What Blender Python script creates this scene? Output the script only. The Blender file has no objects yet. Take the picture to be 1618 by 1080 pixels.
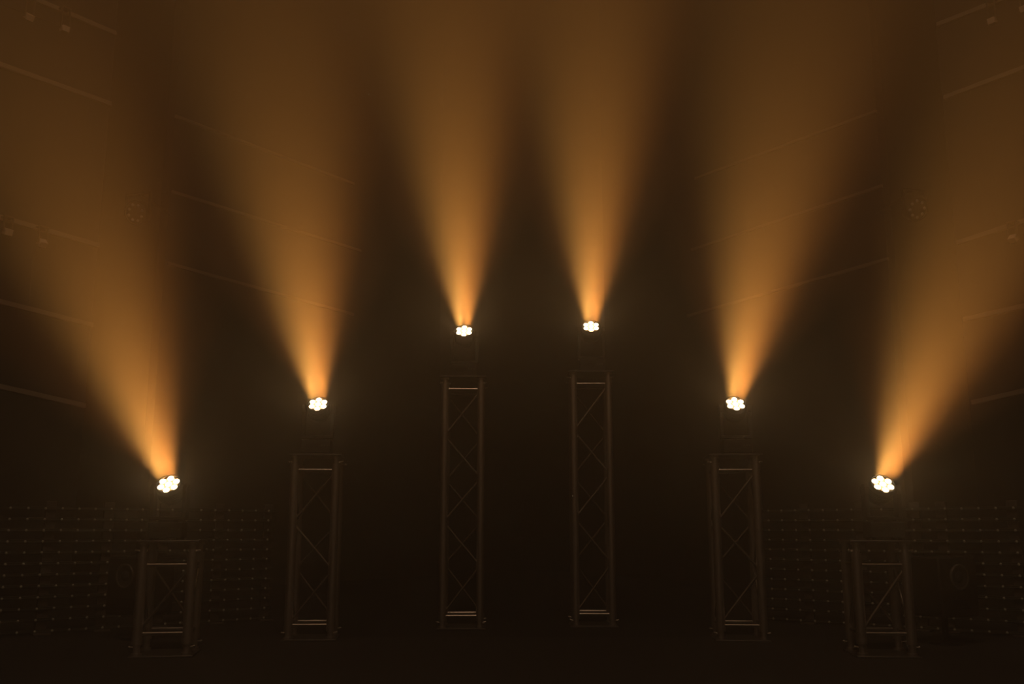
import bpy, bmesh, math, random
from mathutils import Vector, Matrix
random.seed(7)
SC = bpy.context.scene
COL = SC.collection
PI = math.pi

# ------------------------------------------------------------------ camera
F = 1530.0
CAM_H = 0.63
TH = math.atan(295.0 / F)
cam_data = bpy.data.cameras.new('camera')
cam_data.sensor_fit = 'HORIZONTAL'
cam_data.sensor_width = 36.0
cam_data.lens = 36.0 * F / 1618.0
cam_data.clip_start = 0.05
cam_data.clip_end = 200
cam = bpy.data.objects.new('camera', cam_data)
COL.objects.link(cam)
cam.location = (0, 0, CAM_H)
cam.rotation_euler = (PI / 2 + TH, 0, 0)
SC.camera = cam


def ray(px, py):
    u = (px - 809.0) / F
    v = (540.0 - py) / F
    return Vector((u, math.cos(TH) - v * math.sin(TH), math.sin(TH) + v * math.cos(TH)))


def at(px, py, y):                      # point of the world at depth y seen at that pixel
    r = ray(px, py)
    return Vector((0, 0, CAM_H)) + r * (y / r.y)


def ground(px, py):
    r = ray(px, py)
    return Vector((0, 0, CAM_H)) + r * (-CAM_H / r.z)


def on_plane(px, py, p, n):             # where the sight line meets a wall plane
    r = ray(px, py)
    o = Vector((0, 0, CAM_H))
    return o + r * ((p - o).dot(n) / r.dot(n))


# ------------------------------------------------------------------ materials
def mat(name, color, rough=0.5, metal=0.0, noise=0.0, scale=8.0, bump=0.0, coat=0.0):
    m = bpy.data.materials.new(name)
    m.use_nodes = True
    nt = m.node_tree
    b = nt.nodes['Principled BSDF']
    b.inputs['Base Color'].default_value = (*color, 1)
    b.inputs['Roughness'].default_value = rough
    b.inputs['Metallic'].default_value = metal
    b.inputs['Coat Weight'].default_value = coat
    if noise > 0:
        tc = nt.nodes.new('ShaderNodeTexCoord')
        n = nt.nodes.new('ShaderNodeTexNoise')
        n.inputs['Scale'].default_value = scale
        n.inputs['Detail'].default_value = 5
        nt.links.new(tc.outputs['Object'], n.inputs['Vector'])
        mx = nt.nodes.new('ShaderNodeMix')
        mx.data_type = 'RGBA'
        mx.inputs['A'].default_value = (*[c * (1 - noise) for c in color], 1)
        mx.inputs['B'].default_value = (*[min(1, c * (1 + noise)) for c in color], 1)
        nt.links.new(n.outputs['Fac'], mx.inputs['Factor'])
        nt.links.new(mx.outputs['Result'], b.inputs['Base Color'])
        if bump > 0:
            bp = nt.nodes.new('ShaderNodeBump')
            bp.inputs['Strength'].default_value = bump
            bp.inputs['Distance'].default_value = 0.01
            nt.links.new(n.outputs['Fac'], bp.inputs['Height'])
            nt.links.new(bp.outputs['Normal'], b.inputs['Normal'])
    return m


M_ALU = mat('brushed_aluminium', (0.55, 0.53, 0.50), 0.26, 1.0, 0.12, 30)
M_CHORD = mat('satin_aluminium', (0.58, 0.55, 0.52), 0.45, 1.0, 0.12, 30)
M_STEEL = mat('plate_steel', (0.16, 0.155, 0.15), 0.5, 0.8, 0.2, 12)
M_PIN = mat('zinc_pin', (0.7, 0.68, 0.62), 0.25, 1.0, 0.1, 40)
M_BLACK = mat('black_housing', (0.010, 0.010, 0.011), 0.55, 0.0, 0.2, 20)
M_GLOSS = mat('black_gloss', (0.015, 0.015, 0.017), 0.25, 0.0, 0.1, 20)
M_WALL = mat('dark_wall_panel', (0.017, 0.016, 0.0155), 0.85, 0.0, 0.15, 1.2)
M_HALL = mat('hall_black_paint', (0.016, 0.015, 0.015), 0.9, 0.0, 0.15, 1.2)
M_TRIM = mat('pale_wood_ledge', (0.34, 0.29, 0.22), 0.6, 0.0, 0.15, 6)
M_FLOOR = mat('black_stage_floor', (0.010, 0.010, 0.010), 0.85, 0.0, 0.3, 4)
M_MAT = mat('dark_vinyl', (0.022, 0.021, 0.021), 0.75, 0.0, 0.3, 3, 0.1)
M_POST = mat('strip_frame', (0.09, 0.08, 0.075), 0.6, 0.2, 0.2, 20)
M_STRIP = mat('strip_body', (0.012, 0.014, 0.012), 0.5, 0.0, 0.2, 20)
M_DOT = mat('unlit_led_cap', (0.50, 0.54, 0.48), 0.3, 0.0, 0.05, 40)
M_BRACKET = mat('galvanised_bracket', (0.16, 0.14, 0.12), 0.45, 0.6, 0.15, 30)
M_FLOOD = mat('tan_metal_case', (0.90, 0.74, 0.58), 0.35, 0.0, 0.1, 30)
M_CONE = mat('speaker_cone', (0.03, 0.03, 0.03), 0.6, 0.0, 0.1, 30)
M_RING = mat('speaker_ring', (0.10, 0.09, 0.085), 0.4, 0.2, 0.1, 30)
M_CABLE = mat('black_cable', (0.05, 0.04, 0.035), 0.6, 0.0, 0.1, 30)
M_GLINT = mat('clear_unlit_lens', (0.9, 0.87, 0.8), 0.25, 0.0, 0.05, 30)


def lens_material():
    m = bpy.data.materials.new('lit_led_lens')
    m.use_nodes = True
    nt = m.node_tree
    b = nt.nodes['Principled BSDF']
    b.inputs['Base Color'].default_value = (0.9, 0.8, 0.6, 1)
    b.inputs['Roughness'].default_value = 0.15
    b.inputs['Emission Color'].default_value = (1.0, 0.72, 0.38, 1)
    b.inputs['Emission Strength'].default_value = 9.0
    m.cycles.emission_sampling = 'NONE'
    return m


M_LENS = lens_material()
M_REFL = mat('lit_reflector', (0.8, 0.75, 0.65), 0.3)
M_REFL.node_tree.nodes['Principled BSDF'].inputs['Emission Color'].default_value = (1.0, .50, .14, 1)
M_REFL.node_tree.nodes['Principled BSDF'].inputs['Emission Strength'].default_value = 0.9
M_REFL.cycles.emission_sampling = 'NONE'


# ------------------------------------------------------------------ mesh helpers
def box(bm, c, s, mtx=None):
    m = Matrix.Translation(Vector(c)) @ Matrix.Diagonal((*s, 1))
    if mtx is not None:
        m = mtx @ m
    bmesh.ops.create_cube(bm, size=1.0, matrix=m)


def tube(bm, a, b, r, seg=12, r2=None):
    a, b = Vector(a), Vector(b)
    d = b - a
    q = d.to_track_quat('Z', 'Y').to_matrix().to_4x4()
    m = Matrix.Translation((a + b) / 2) @ q
    bmesh.ops.create_cone(bm, cap_ends=True, cap_tris=False, segments=seg, radius1=r,
                          radius2=r if r2 is None else r2, depth=d.length, matrix=m)


def ball(bm, c, r, sx=1, sy=1, sz=1, seg=12, mtx=None):
    m = Matrix.Translation(Vector(c)) @ Matrix.Diagonal((sx, sy, sz, 1))
    if mtx is not None:
        m = mtx @ m
    bmesh.ops.create_uvsphere(bm, u_segments=seg, v_segments=max(6, seg // 2), radius=r, matrix=m)


def lathe(bm, prof, seg=32, mtx=None):          # prof: list of (r, z)
    rings = []
    for r, z in prof:
        ring = []
        for k in range(seg):
            a = 2 * PI * k / seg
            v = Vector((r * math.cos(a), r * math.sin(a), z))
            if mtx is not None:
                v = mtx @ v
            ring.append(bm.verts.new(v))
        rings.append(ring)
    for i in range(len(rings) - 1):
        for k in range(seg):
            bm.faces.new((rings[i][k], rings[i][(k + 1) % seg], rings[i + 1][(k + 1) % seg], rings[i + 1][k]))
    bm.faces.new(list(reversed(rings[0])))
    bm.faces.new(rings[-1])


def path_tube(bm, pts, r, seg=8):
    for a, b in zip(pts[:-1], pts[1:]):
        tube(bm, a, b, r, seg)
    for p in pts[1:-1]:
        ball(bm, p, r * 1.01, seg=seg)


def obj(name, bm, material, parent=None, bevel=0.0, smooth=True):
    me = bpy.data.meshes.new(name)
    bmesh.ops.recalc_face_normals(bm, faces=bm.faces[:])
    bm.to_mesh(me)
    bm.free()
    me.materials.append(material)
    if smooth:
        me.polygons.foreach_set('use_smooth', [True] * len(me.polygons))
        me.set_sharp_from_angle(angle=math.radians(35))
    o = bpy.data.objects.new(name, me)
    COL.objects.link(o)
    if parent is not None:
        o.parent = parent
    if bevel > 0:
        md = o.modifiers.new('bevel', 'BEVEL')
        md.width = bevel
        md.segments = 2
        md.limit_method = 'ANGLE'
    return o


def thing(name, label, cat, loc, rz=0.0, group=None):
    e = bpy.data.objects.new(name, None)
    e.empty_display_size = 0.1
    COL.objects.link(e)
    e.location = loc
    e.rotation_euler = (0, 0, rz)
    tag(e, label, cat, group)
    return e


def tag(o, label, cat, group=None):
    o['label'] = label
    o['category'] = cat
    if group:
        o['group'] = group
    return o


def structure(name, bm, m, bevel=0.0, label=None):
    o = obj(name, bm, m, None, bevel)
    o['kind'] = 'structure'
    if label:
        o['label'] = label
        o['category'] = 'wall' if name.startswith('wall') else name.split('_')[0]
    return o


# ------------------------------------------------------------------ the hall
HX, HB, HF, HZ = 9.0, 15.0, -14.0, 10.0       # half width, back, front, height
edge = ground(809, 1006).y                     # where the dark vinyl at the front of the stage ends
bm = bmesh.new(); box(bm, (0, (edge + HF) / 2, -0.05), (2 * HX + .4, edge - HF, 0.1))
structure('floor', bm, M_MAT)
bm = bmesh.new(); box(bm, (0, (HB + edge) / 2, -0.05), (2 * HX + .4, HB - edge, 0.1))
structure('floor', bm, M_FLOOR)
bm = bmesh.new(); box(bm, (0, (HB + HF) / 2, HZ + 0.1), (2 * HX + .4, HB - HF + .4, 0.2))
structure('ceiling', bm, M_HALL)
bm = bmesh.new(); box(bm, (0, HB + .1, HZ / 2), (2 * HX + .4, .2, HZ))
structure('wall_back', bm, M_HALL)
bm = bmesh.new(); box(bm, (0, HF - .1, HZ / 2), (2 * HX + .4, .2, HZ))
structure('wall_front', bm, M_HALL)
bm = bmesh.new(); box(bm, (-HX - .1, (HB + HF) / 2, HZ / 2), (.2, HB - HF, HZ))
structure('wall_left', bm, M_HALL)
bm = bmesh.new(); box(bm, (HX + .1, (HB + HF) / 2, HZ / 2), (.2, HB - HF, HZ))
structure('wall_right', bm, M_HALL)

# splayed side walls: a nearer and a farther one on each side, both turned towards the back of the stage
SLOPE = 0.713                                   # dx per dy of the splayed walls


def splayed(name, side, edge, length, toward):
    """slab standing on the floor from its edge point, running toward (+1) the back or (-1) the camera"""
    d = Vector((SLOPE * (1 if side < 0 else -1), 1, 0)).normalized() * toward
    n = Vector((d.y, -d.x, 0))                  # a normal
    if n.y > 0:
        n = -n                                  # facing the camera side
    p0 = Vector((edge.x, edge.y, 0))
    p1 = p0 + d * length
    t = -n * 0.14
    bm = bmesh.new()
    vs = []
    for z in (0.0, HZ - 0.02):
        for p in (p0, p1, p1 + t, p0 + t):
            vs.append(bm.verts.new((p.x, p.y, z)))
    bm.faces.new(vs[0:4]); bm.faces.new(vs[4:8])
    for k in range(4):
        bm.faces.new((vs[k], vs[(k + 1) % 4], vs[4 + (k + 1) % 4], vs[4 + k]))
    structure(name, bm, M_WALL)
    return p0, n


LO, LO_N = splayed('wall_left_near', -1, at(158, 350, 8.0), 4.2, -1)
LI, LI_N = splayed('wall_left_far', -1, at(268, 300, 10.0), 4.6, 1)
RO, RO_N = splayed('wall_right_near', 1, at(1506, 350, 8.0), 4.2, -1)
RI, RI_N = splayed('wall_right_far', 1, at(1394, 300, 10.0), 4.6, 1)

# pale ledges running along the splayed walls (inner end, then a second point of the same ledge)
trim_n = 0


def ledge(p, n, a, b, ext, h):
    global trim_n
    trim_n += 1
    A, B = on_plane(*a, p, n), on_plane(*b, p, n)
    B = A + (B - A) * ext
    d = (B - A).normalized()
    up = n.cross(d).normalized()
    if up.z < 0:
        up = -up
    bm = bmesh.new()
    dep = 0.03
    vs = []
    for q in (A, B):
        for off in ((0, -.5), (dep, -.5), (dep, .5), (0, .5)):
            vs.append(bm.verts.new(q + n * (off[0] - .002) + up * (off[1] * h)))
    bm.faces.new(vs[0:4]); bm.faces.new(vs[4:8])
    for k in range(4):
        bm.faces.new((vs[k], vs[(k + 1) % 4], vs[4 + (k + 1) % 4], vs[4 + k]))
    structure('trim_%d' % trim_n, bm, M_TRIM, 0.004)
    return A, B, d, up


LEDGE = {}
for key, a, b in (('lo1', (182, 54), (55, 0)), ('lo2', (174, 165), (0, 103)), ('lo3', (155, 388), (0, 344)),
                  ('lo4', (145, 514), (0, 477)), ('lo5', (133, 641), (0, 611))):
    LEDGE[key] = ledge(LO, LO_N, a, b, 1.9 if key != 'lo1' else 2.6, 0.040)
for a, b in (((276, 184), (450, 250)), ((270, 303), (455, 361)), ((263, 416), (445, 466))):
    ledge(LI, LI_N, a, b, 1.75, 0.036)
for key, a, b in (('ro1', (1482, 40), (1584, 0)), ('ro2', (1493, 155), (1618, 108)), ('ro3', (1514, 384), (1618, 350)),
                  ('ro4', (1524, 505), (1618, 484)), ('ro5', (1537, 636), (1618, 618))):
    LEDGE[key] = ledge(RO, RO_N, a, b, 2.6, 0.040)
for a, b in (((1386, 176), (1222, 237)), ((1395, 294), (1222, 352)), ((1405, 409), (1222, 461))):
    ledge(RI, RI_N, a, b, 1.9, 0.036)

# ------------------------------------------------------------------ truss towers with wash lights
CC = 0.120                                       # half spacing of the chords


def tower(label, base, top_y, rz, n_diag, rung_in, group='box truss towers'):
    """four-chord box truss standing on a plate, another plate on top"""
    t = thing('truss_tower', label, 'truss', base, rz, group)
    y = base.y
    r = ray(809, top_y)
    H = CAM_H + r.z / r.y * (y - CC) - base.z
    P = 0.010
    hw = CC + 0.035
    bm = bmesh.new(); box(bm, (0, 0, P / 2), (2 * hw, 2 * hw, P)); obj('base_plate', bm, M_STEEL, t, 0.002)
    bm = bmesh.new(); box(bm, (0, 0, H - P / 2), (2 * hw, 2 * hw, P)); obj('top_plate', bm, M_STEEL, t, 0.002)
    cl = min(0.075, rung_in * 0.7)
    for sx in (-1, 1):
        for sy in (-1, 1):
            x, yy = sx * CC, sy * CC
            bm = bmesh.new()
            tube(bm, (x, yy, P + cl), (x, yy, H - P - cl), 0.025, 20)
            obj('chord', bm, M_CHORD, t)
            for z0, z1, zf in ((P, P + cl + .004, P), (H - P, H - P - cl - .004, H - P)):
                s = 1 if z1 > z0 else -1
                bm = bmesh.new()
                tube(bm, (x, yy, z0), (x, yy, z0 + s * 0.012), 0.026, 18)
                tube(bm, (x, yy, z0 + s * .010), (x, yy, z1 - s * 0.02), 0.018, 16)
                tube(bm, (x, yy, z1 - s * 0.024), (x, yy, z1), 0.0265, 18)
                c = obj('coupler', bm, M_CHORD, t)
                bm = bmesh.new()
                zm = z0 + s * cl * 0.55
                tube(bm, (x - sx * 0.02, yy, zm), (x + sx * 0.036, yy, zm), 0.005, 8)
                ball(bm, (x + sx * 0.036, yy, zm), 0.0075, seg=8)
                obj('locking_pin', bm, M_PIN, c)
    z0, z1 = rung_in - .006, H - rung_in
    lo, hi = z0 + 0.030, z1 - 0.030
    e = CC - 0.018
    faces = (('x', -CC, 1), ('x', CC, -1), ('y', -CC, -1), ('y', CC, 1))
    for ax, c, start in faces:
        def pt(s, z):
            return (s, c, z) if ax == 'x' else (c, s, z)
        for z in (z0, z1):
            bm = bmesh.new(); tube(bm, pt(-e, z), pt(e, z), 0.0095, 12); obj('rung', bm, M_ALU, t)
        step = (hi - lo) / n_diag
        s = start
        for k in range(n_diag):                 # from the top down
            a = hi - k * step - 0.018 * (k > 0) * 1.2
            b = hi - (k + 1) * step + 0.018 * (k < n_diag - 1) * 1.2
            bm = bmesh.new()
            tube(bm, pt(s * e, a), pt(-s * e, b), 0.008, 12)
            obj('diagonal_brace', bm, M_ALU, t)
            s = -s
    return t, H


LAMP_E = 1.0


def wash_light(label, pos, rz, pan, tilt_e, HEAD_Z=.258, power=1.0):
    """small moving-head wash light, seven lit lenses; tilt_e = elevation of its beam above the horizontal"""
    t = thing('moving_head_light', label, 'stage light', pos, rz, 'moving head wash lights')
    bm = bmesh.new(); box(bm, (0, 0, 0.050), (0.170, 0.160, 0.080))
    for sx in (-1, 1):
        for sy in (-1, 1):
            tube(bm, (sx * .065, sy * .06, 0), (sx * .065, sy * .06, 0.012), 0.012, 12)
    base = obj('base', bm, M_BLACK, t, 0.006)
    bm = bmesh.new(); box(bm, (-.02, -0.0805, 0.055), (0.07, 0.003, 0.03)); obj('display', bm, M_GLOSS, base)
    bm = bmesh.new()
    for k in range(3):
        tube(bm, (0.035 + k * 0.017, -0.0795, 0.055), (0.035 + k * 0.017, -0.084, 0.055), 0.005, 10)
    obj('button_row', bm, M_STEEL, base)
    ry = Matrix.Rotation(pan, 4, 'Z')
    # yoke
    bm = bmesh.new()
    tube(bm, (0, 0, .088), (0, 0, .104), 0.05, 24)
    box(bm, (0, 0, .110), (0.186, 0.062, .018), ry)
    for s in (-1, 1):
        box(bm, (s * .086, 0, .5 * (.110 + HEAD_Z)), (.022, .056, HEAD_Z - .108), ry)
        tube(bm, ry @ Vector((s * .075, 0, HEAD_Z)), ry @ Vector((s * .098, 0, HEAD_Z)), .034, 20)
    yoke = obj('yoke', bm, M_BLACK, t, 0.003)
    # head, local +Z along the beam
    ax = Vector((0, -math.cos(tilt_e), math.sin(tilt_e)))
    hm = ry @ (Matrix.Translation((0, 0, HEAD_Z)) @ ax.to_track_quat('Z', 'Y').to_matrix().to_4x4())
    bm = bmesh.new()
    lathe(bm, [(0.030, -.070), (.052, -.062), (.063, -.040), (.066, 0), (.067, .044), (.0655, .050), (.061, .050), (.060, .042)], 36, hm)
    head = obj('head', bm, M_BLACK, t)
    bm = bmesh.new()
    for k in range(5):
        lathe(bm, [(.0655, -.030 + k * .011), (.0685, -.0295 + k * .011), (.0685, -.0255 + k * .011), (.0655, -.025 + k * .011)], 36, hm)
    obj('cooling_fins', bm, M_BLACK, head)
    bm = bmesh.new()
    lathe(bm, [(.0470, .0425), (.0470, .0445), (.0465, .0450)], 36, hm)
    obj('reflector', bm, M_REFL, head)
    spots = [(0, 0)] + [(0.041 * math.sin(a), 0.041 * math.cos(a)) for a in [k * PI / 3 for k in range(6)]]
    for lx, ly in spots:
        bm = bmesh.new()
        ball(bm, (lx, ly, .046), 0.0166, 1, 1, .45, 16, hm)
        obj('lens', bm, M_LENS, head)
    # the light it gives off
    inv = hm
    for dx, colr, pw, size, off in LIGHTS:
        ld = bpy.data.lights.new('wash_beam', 'SPOT')
        ld.energy = pw * power
        ld.color = colr
        ld.spot_size = math.radians(size)
        ld.spot_blend = 1.0
        ld.shadow_soft_size = 0.030
        lo = bpy.data.objects.new('wash_beam', ld)
        COL.objects.link(lo)
        lo.parent = t
        d = (hm.to_3x3() @ Vector((math.sin(off), 0, math.cos(off)))).normalized()
        lo.location = hm @ Vector((dx, 0, 0.060))
        lo.rotation_euler = (-d).to_track_quat('Z', 'Y').to_euler()
    return t


SPILL = 3.6
LIGHTS = (
    (-.027, (1.0, .44, .080), 1060.0, 31.5, math.radians(-1.5)),
    (.027, (1.0, .33, .050), 1060.0, 31.5, math.radians(1.5)),
    (0.0, (1.0, .345, .085), 165.0, 58, 0.0),
    (0.0, (1.0, .52, .18), SPILL, 150, 0.0),
)
FILL_POWER = 190.0
ELEV = math.radians(41)

# pixel of the front face's foot, top plate, yaw, braces, rung inset
TOWERS = [
    ('short silver truss tower farthest left on the stage floor, by the left loudspeaker', (252.5, 1039.5), 853, 9.5, 1, .122,
     'lit wash light farthest left, on the short tower beside the left loudspeaker'),
    ('medium-height silver truss tower second from the left, between short and tall ones', (487, 1013), 717, 5, 3, .094,
     'lit wash light second from the left, on a medium-height truss tower'),
    ('tall silver truss tower just left of the stage centre', (728, 994.5), 594, 1, 5, .088,
     'lit wash light on the tall truss tower just left of centre'),
    ('tall silver truss tower just right of the stage centre', (940, 991), 586, -1, 5, .088,
     'lit wash light, the highest of all, on the tall truss tower right of centre'),
    ('medium-height silver truss tower second from the right, between tall and short ones', (1175, 1014), 717, -5, 3, .094,
     'lit wash light second from the right, on a medium-height truss tower'),
    ('short silver truss tower farthest right on the stage floor, by the right loudspeaker', (1406, 1040), 853, -6, 1, .122,
     'lit wash light farthest right, on the short tower beside the right loudspeaker'),
]
SHIFT = [-.030, -.008, 0, .015, .028, .055]
POWER = [.90, 1.1, 1.42, 1.42, 1.1, .92]
HEADS = [.256, .278, .296, .300, .278, .256]
PAN = [-10, -2, -1.3, -1.6, 4, 9]
for i, (lab, px, ty, yaw, nd, ri, lab2) in enumerate(TOWERS):
    g = ground(*px)
    zb = 0.0
    yaw = math.radians(yaw)
    rot = Matrix.Rotation(yaw, 3, 'Z')
    ctr = Vector((g.x, g.y, 0)) - rot @ Vector((0, -(CC + .035), 0))
    ctr.z = zb
    tw, H = tower(lab, ctr, ty, yaw, nd, ri)
    wash_light(lab2, (ctr.x + SHIFT[i], ctr.y, ctr.z + H + 0.0005), yaw, math.radians(PAN[i]), ELEV, HEADS[i], POWER[i])


# ------------------------------------------------------------------ LED strip screens at both sides
def strip_screen(label, p_in, p_out, length, posts, gap):
    """rows of unlit LED strips between posts, standing on the floor; local x runs from the inner end outwards"""
    d = (p_out - p_in); d.z = 0; d.normalize()
    rz = math.atan2(d.y, d.x)
    t = thing('led_strip_screen', label, 'led screen', (p_in.x, p_in.y, 0), rz, 'led strip screens')
    side = 1 if math.sin(rz) < 0 else 1
    # which local y faces the camera
    ny = Matrix.Rotation(rz, 3, 'Z') @ Vector((0, 1, 0))
    fs = -1 if ny.y > 0 else 1
    HH = 0.80
    for s in posts:
        bm = bmesh.new()
        box(bm, (s, fs * -0.02, HH / 2), (0.062, 0.03, HH))
        box(bm, (s, fs * -0.02, 0.006), (0.10, 0.12, 0.012))
        obj('post', bm, M_POST, t, 0.003)
    for k in range(12):
        z = 0.022 + k * 0.0665
        bm = bmesh.new()
        box(bm, (length / 2, fs * 0.004, z), (length, 0.018, 0.022))
        st = obj('led_strip', bm, M_STRIP, t, 0.002)
        bm = bmesh.new()
        prof = [(.0004, 0.01)]                   # one string of caps on a thin wire
        for q in range(int(length / 0.0985)):
            x0 = 0.05 + q * 0.0985
            for a in range(7):
                f = -1 + a / 3.0
                prof.append((max(.0004, .0080 * math.sqrt(max(0, 1 - f * f))), x0 + .0080 * f))
        prof.append((.0004, length - .01))
        lathe(bm, prof, 8, Matrix.Translation((0, fs * 0.0135, z)) @ Matrix.Rotation(PI / 2, 4, 'Y'))
        obj('led_cap_row', bm, M_DOT, st)
    return t


gl0, gl1 = ground(10, 1006), ground(200, 994)
dl = (gl1 - gl0).normalized()
inner = gl0 + dl * ((gl1 - gl0).length + 0.98)
L = 3.0
strip_screen('long screen of dark led strips on posts at the left of the stage', inner, gl0, L, (0.04, .4, .78, 1.14, 1.49, 1.87, 2.3, 2.96), None)
gr0, gr1 = ground(1608, 1006), ground(1418, 994)
dr = (gr1 - gr0).normalized()
innr = gr0 + dr * ((gr1 - gr0).length + 0.98)
strip_screen('long screen of dark led strips on posts at the right of the stage', innr, gr0, L, (0.04, .4, .78, 1.14, 1.30, 1.71, 2.3, 2.96), None)


# ------------------------------------------------------------------ loudspeakers in front of the strips
def loudspeaker(label, px_c, y_top, y_bot, depth, rz):
    top, bot = at(px_c, y_top, depth), at(px_c, y_bot, depth)
    t = thing('loudspeaker', label, 'loudspeaker', (bot.x, bot.y, 0.0), rz, 'black loudspeakers')
    zb, zt = bot.z, top.z
    W, Dp = 0.29, 0.24
    bm = bmesh.new(); box(bm, (0, 0, (zb + zt) / 2), (W, Dp, zt - zb)); obj('cabinet', bm, M_BLACK, t, 0.012)
    zc = zt - 0.11
    fm = Matrix.Translation((0.0, -Dp / 2, zc)) @ Matrix.Rotation(PI / 2, 4, 'X')
    bm = bmesh.new(); lathe(bm, [(.058, .0), (.058, .010), (.066, .012), (.070, .008), (.070, 0)], 40, fm)
    obj('cone_ring', bm, M_RING, t)
    bm = bmesh.new(); lathe(bm, [(.060, .0005), (.057, .008), (.030, .002), (.022, .008), (.010, .012)], 36, fm)
    obj('cone', bm, M_CONE, t)
    bm = bmesh.new(); box(bm, (0, -Dp / 2 - .002, zb + .07), (0.16, .006, 0.05)); obj('horn_mouth', bm, M_GLOSS, t, 0.002)
    bm = bmesh.new(); tube(bm, (0, 0, .012), (0, 0, zb + .004), .018, 16); obj('pole', bm, M_BLACK, t)
    bm = bmesh.new(); tube(bm, (0, 0, 0), (0, 0, .014), .10, 28); obj('base_disc', bm, M_BLACK, t)
    return t


loudspeaker('black loudspeaker with a round cone before the left led strips', 219, 878, 970, 5.86, math.radians(-25))
loudspeaker('black loudspeaker with a round cone before the right led strips', 1492, 878, 972, 5.62, math.radians(25))


# ------------------------------------------------------------------ small floodlights hung under the ledges
def floodlight(label, led, px, py, wall_p, wall_n, drop, group='small floodlights under the ledges', tilt=25, sx=1):
    """px, py: middle of the lamp case; hangs by a two-armed yoke from the ledge above it"""
    A, B, d, up = LEDGE[led]
    c = on_plane(px, py, wall_p + wall_n * 0.085, wall_n)
    rz = math.atan2(d.y, d.x)
    if (Matrix.Rotation(rz, 3, 'Z') @ Vector((0, -1, 0))).dot(wall_n) < 0:
        rz += PI
    # height of the ledge above the case
    k = (Vector((c.x - A.x, c.y - A.y, 0))).dot(Vector((d.x, d.y, 0))) / (d.x ** 2 + d.y ** 2)
    zl = A.z + d.z * k
    t = thing('floodlight', label, 'floodlight', (c.x, c.y, c.z), rz, group)
    h = zl - c.z
    bm = bmesh.new()
    box(bm, (0, .042, h), (.074, .110, .010))
    box(bm, (-.034, 0, h / 2 + .0), (.007, .020, h))
    box(bm, (.034, 0, h / 2 + .0), (.007, .020, h))
    obj('yoke', bm, M_BRACKET, t)
    rm = Matrix.Rotation(math.radians(tilt), 4, 'X')
    bm = bmesh.new(); box(bm, (0, 0, 0), (.060, .062, .050), rm); case = obj('case', bm, M_FLOOD, t, 0.003)
    bm = bmesh.new(); box(bm, (0, 0, -.027), (.048, .050, .006), rm); obj('glass', bm, M_GLOSS, case)
    bm = bmesh.new()
    for s in (-1, 1):
        tube(bm, (s * .028, 0, 0), (s * .043, 0, 0), .008, 10)
    obj('knob', bm, M_PIN, t)
    return t


floodlight('small floodlight under the topmost left wall ledge, nearer the corner, bright upper edge', 'lo1', 46, 27, LO, LO_N, .1, tilt=35)
floodlight('small tan floodlight under the topmost left wall ledge, nearer the ledge end', 'lo1', 102, 46, LO, LO_N, .1, tilt=10)
floodlight('small floodlight under the third left wall ledge, cut close to the photo edge', 'lo3', 12, 366, LO, LO_N, .1, tilt=20)
floodlight('small floodlight under the third left wall ledge, with a bright lower edge', 'lo3', 67, 384, LO, LO_N, .1, tilt=45)
floodlight('small dim floodlight under the topmost right wall ledge, whole in view', 'ro1', 1568, 33, RO, RO_N, .1, tilt=15)
floodlight('small floodlight at the top right corner, half cut by the photo edge', 'ro1', 1619, 13, RO, RO_N, .1, tilt=25)
floodlight('small floodlight under the third right wall ledge, with a bright edge', 'ro3', 1601, 377, RO, RO_N, .1, tilt=45)


# thin power cable strung between the two upper left floodlights, and one hanging from the lower one
def cable(label, pts, r=.005):
    c0 = pts[0]
    bm = bmesh.new()
    path_tube(bm, [p - c0 for p in pts], r)
    o = obj('power_cable', bm, M_CABLE)
    o.location = c0
    tag(o, label, 'cable', 'power cables on the left wall')
    return o


def wall_pts(pix, off=.02):
    return [on_plane(x, y, LO + LO_N * off, LO_N) for x, y in pix]


cable('thin power cable strung below the topmost left wall ledge', wall_pts([(-30, -9), (0, 5), (25, 15), (46, 24), (70, 31), (100, 43)], .03))
cable('thin power cable hanging straight down from a left wall floodlight', wall_pts([(64, 388), (57, 394), (53, 404), (51, 425), (48, 455), (46, 480)], .03))


# ------------------------------------------------------------------ unlit multi-lens lights in the gaps between the walls
def multi_lens(label, px, py, depth, rz, wall):
    c = at(px, py, depth)
    t = thing('cluster_light', label, 'stage light', c, rz, 'unlit cluster lights')
    fm = Matrix.Rotation(PI / 2 + .35, 4, 'X')
    bm = bmesh.new(); lathe(bm, [(.06, -.10), (.11, -.08), (.125, 0), (.125, .03), (.115, .035), (.11, .028)], 32, fm)
    hd = obj('head', bm, M_BLACK, t)
    for k in range(8):
        a = 2 * PI * k / 8 + .2
        r = .078 if k % 2 else .082
        bm = bmesh.new(); ball(bm, (r * math.cos(a), r * math.sin(a), .033), .017, 1, 1, .6, 12, fm)
        obj('lens', bm, M_GLINT, hd)
    bm = bmesh.new()
    for s in (-1, 1):
        box(bm, (s * .137, 0.0, .09), (.012, .03, .22))
    box(bm, (0, 0, .20), (.286, .03, .012))
    obj('yoke', bm, M_BLACK, t)
    inv = Matrix.Rotation(-rz, 3, 'Z')
    q = Vector((wall.x, wall.y, c.z + .20)) - Vector(c)
    bm = bmesh.new(); tube(bm, (0, 0.01, .20), inv @ q, .012, 12); obj('arm', bm, M_BLACK, t)
    return t


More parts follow.
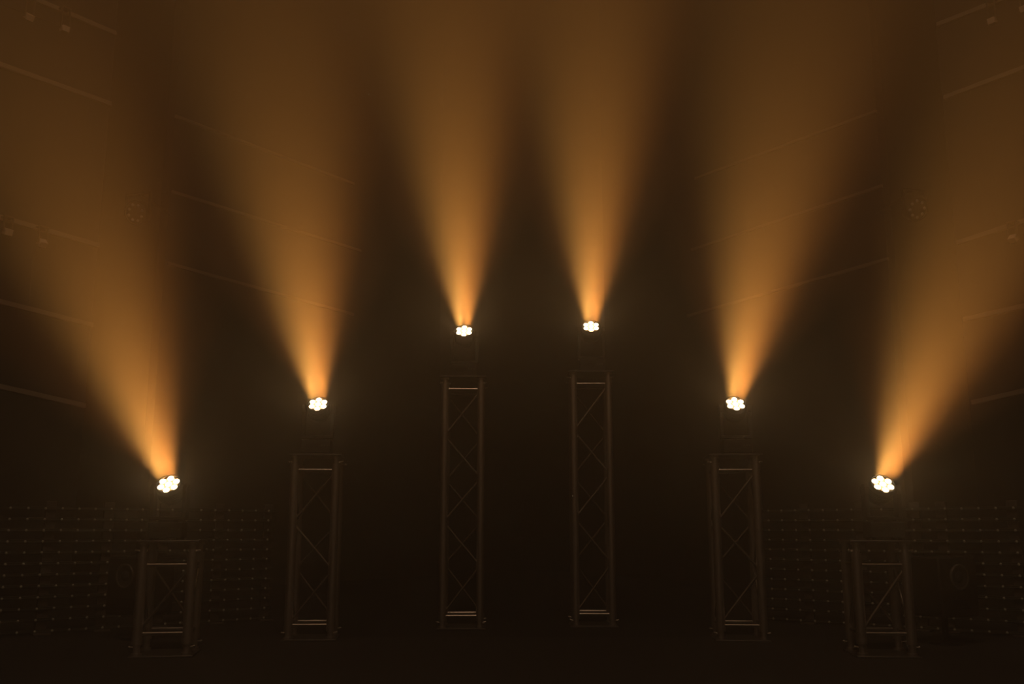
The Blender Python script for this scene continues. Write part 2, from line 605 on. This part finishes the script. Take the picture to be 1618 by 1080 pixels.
multi_lens('unlit round cluster light on an arm in the gap between the left walls', 217, 336, 9.3, math.radians(-15), LI + Vector((.05, .06, 0)))
multi_lens('unlit round cluster light on an arm in the gap between the right walls', 1446, 330, 9.3, math.radians(15), RI + Vector((-.05, .06, 0)))

# ------------------------------------------------------------------ fill lamp added under the ceiling, unseen, to lift blacks and light rungs
ld = bpy.data.lights.new('overhead_fill', 'AREA')
ld.shape = 'RECTANGLE'
ld.size, ld.size_y = 2.0, 1.0
ld.energy = FILL_POWER
ld.color = (1.0, .60, .34)
lo = bpy.data.objects.new('overhead_fill', ld)
COL.objects.link(lo)
lo.location = (0, -.5, HZ - .05)

# ------------------------------------------------------------------ haze fills the hall
w = bpy.data.worlds.new('hall_haze')
SC.world = w
w.use_nodes = True
nt = w.node_tree
nt.nodes.clear()
out = nt.nodes.new('ShaderNodeOutputWorld')
bg = nt.nodes.new('ShaderNodeBackground')
bg.inputs['Color'].default_value = (0, 0, 0, 1)
bg.inputs['Strength'].default_value = 0
vs = nt.nodes.new('ShaderNodeVolumeScatter')
vs.inputs['Color'].default_value = (1, 1, 1, 1)
vs.inputs['Density'].default_value = 0.06
vs.inputs['Anisotropy'].default_value = 0.75
nt.links.new(bg.outputs[0], out.inputs['Surface'])
nt.links.new(vs.outputs[0], out.inputs['Volume'])
w.cycles.homogeneous_volume = True
w.cycles.volume_sampling = 'EQUIANGULAR'

# ------------------------------------------------------------------ render look
SC.view_settings.view_transform = 'Standard'
SC.view_settings.look = 'None'
SC.view_settings.gamma = 1
SC.view_settings.use_curve_mapping = False
SC.view_settings.exposure = 0.0
cy = SC.cycles
cy.max_bounces = 4
cy.diffuse_bounces = 2
cy.glossy_bounces = 2
cy.transmission_bounces = 2
cy.volume_bounces = 1
cy.sample_clamp_indirect = 0.25
cy.use_denoising = True
cy.use_adaptive_sampling = False
cy.denoiser = 'OPENIMAGEDENOISE'
cy.denoising_input_passes = 'RGB_ALBEDO_NORMAL'
cy.denoising_prefilter = 'ACCURATE'
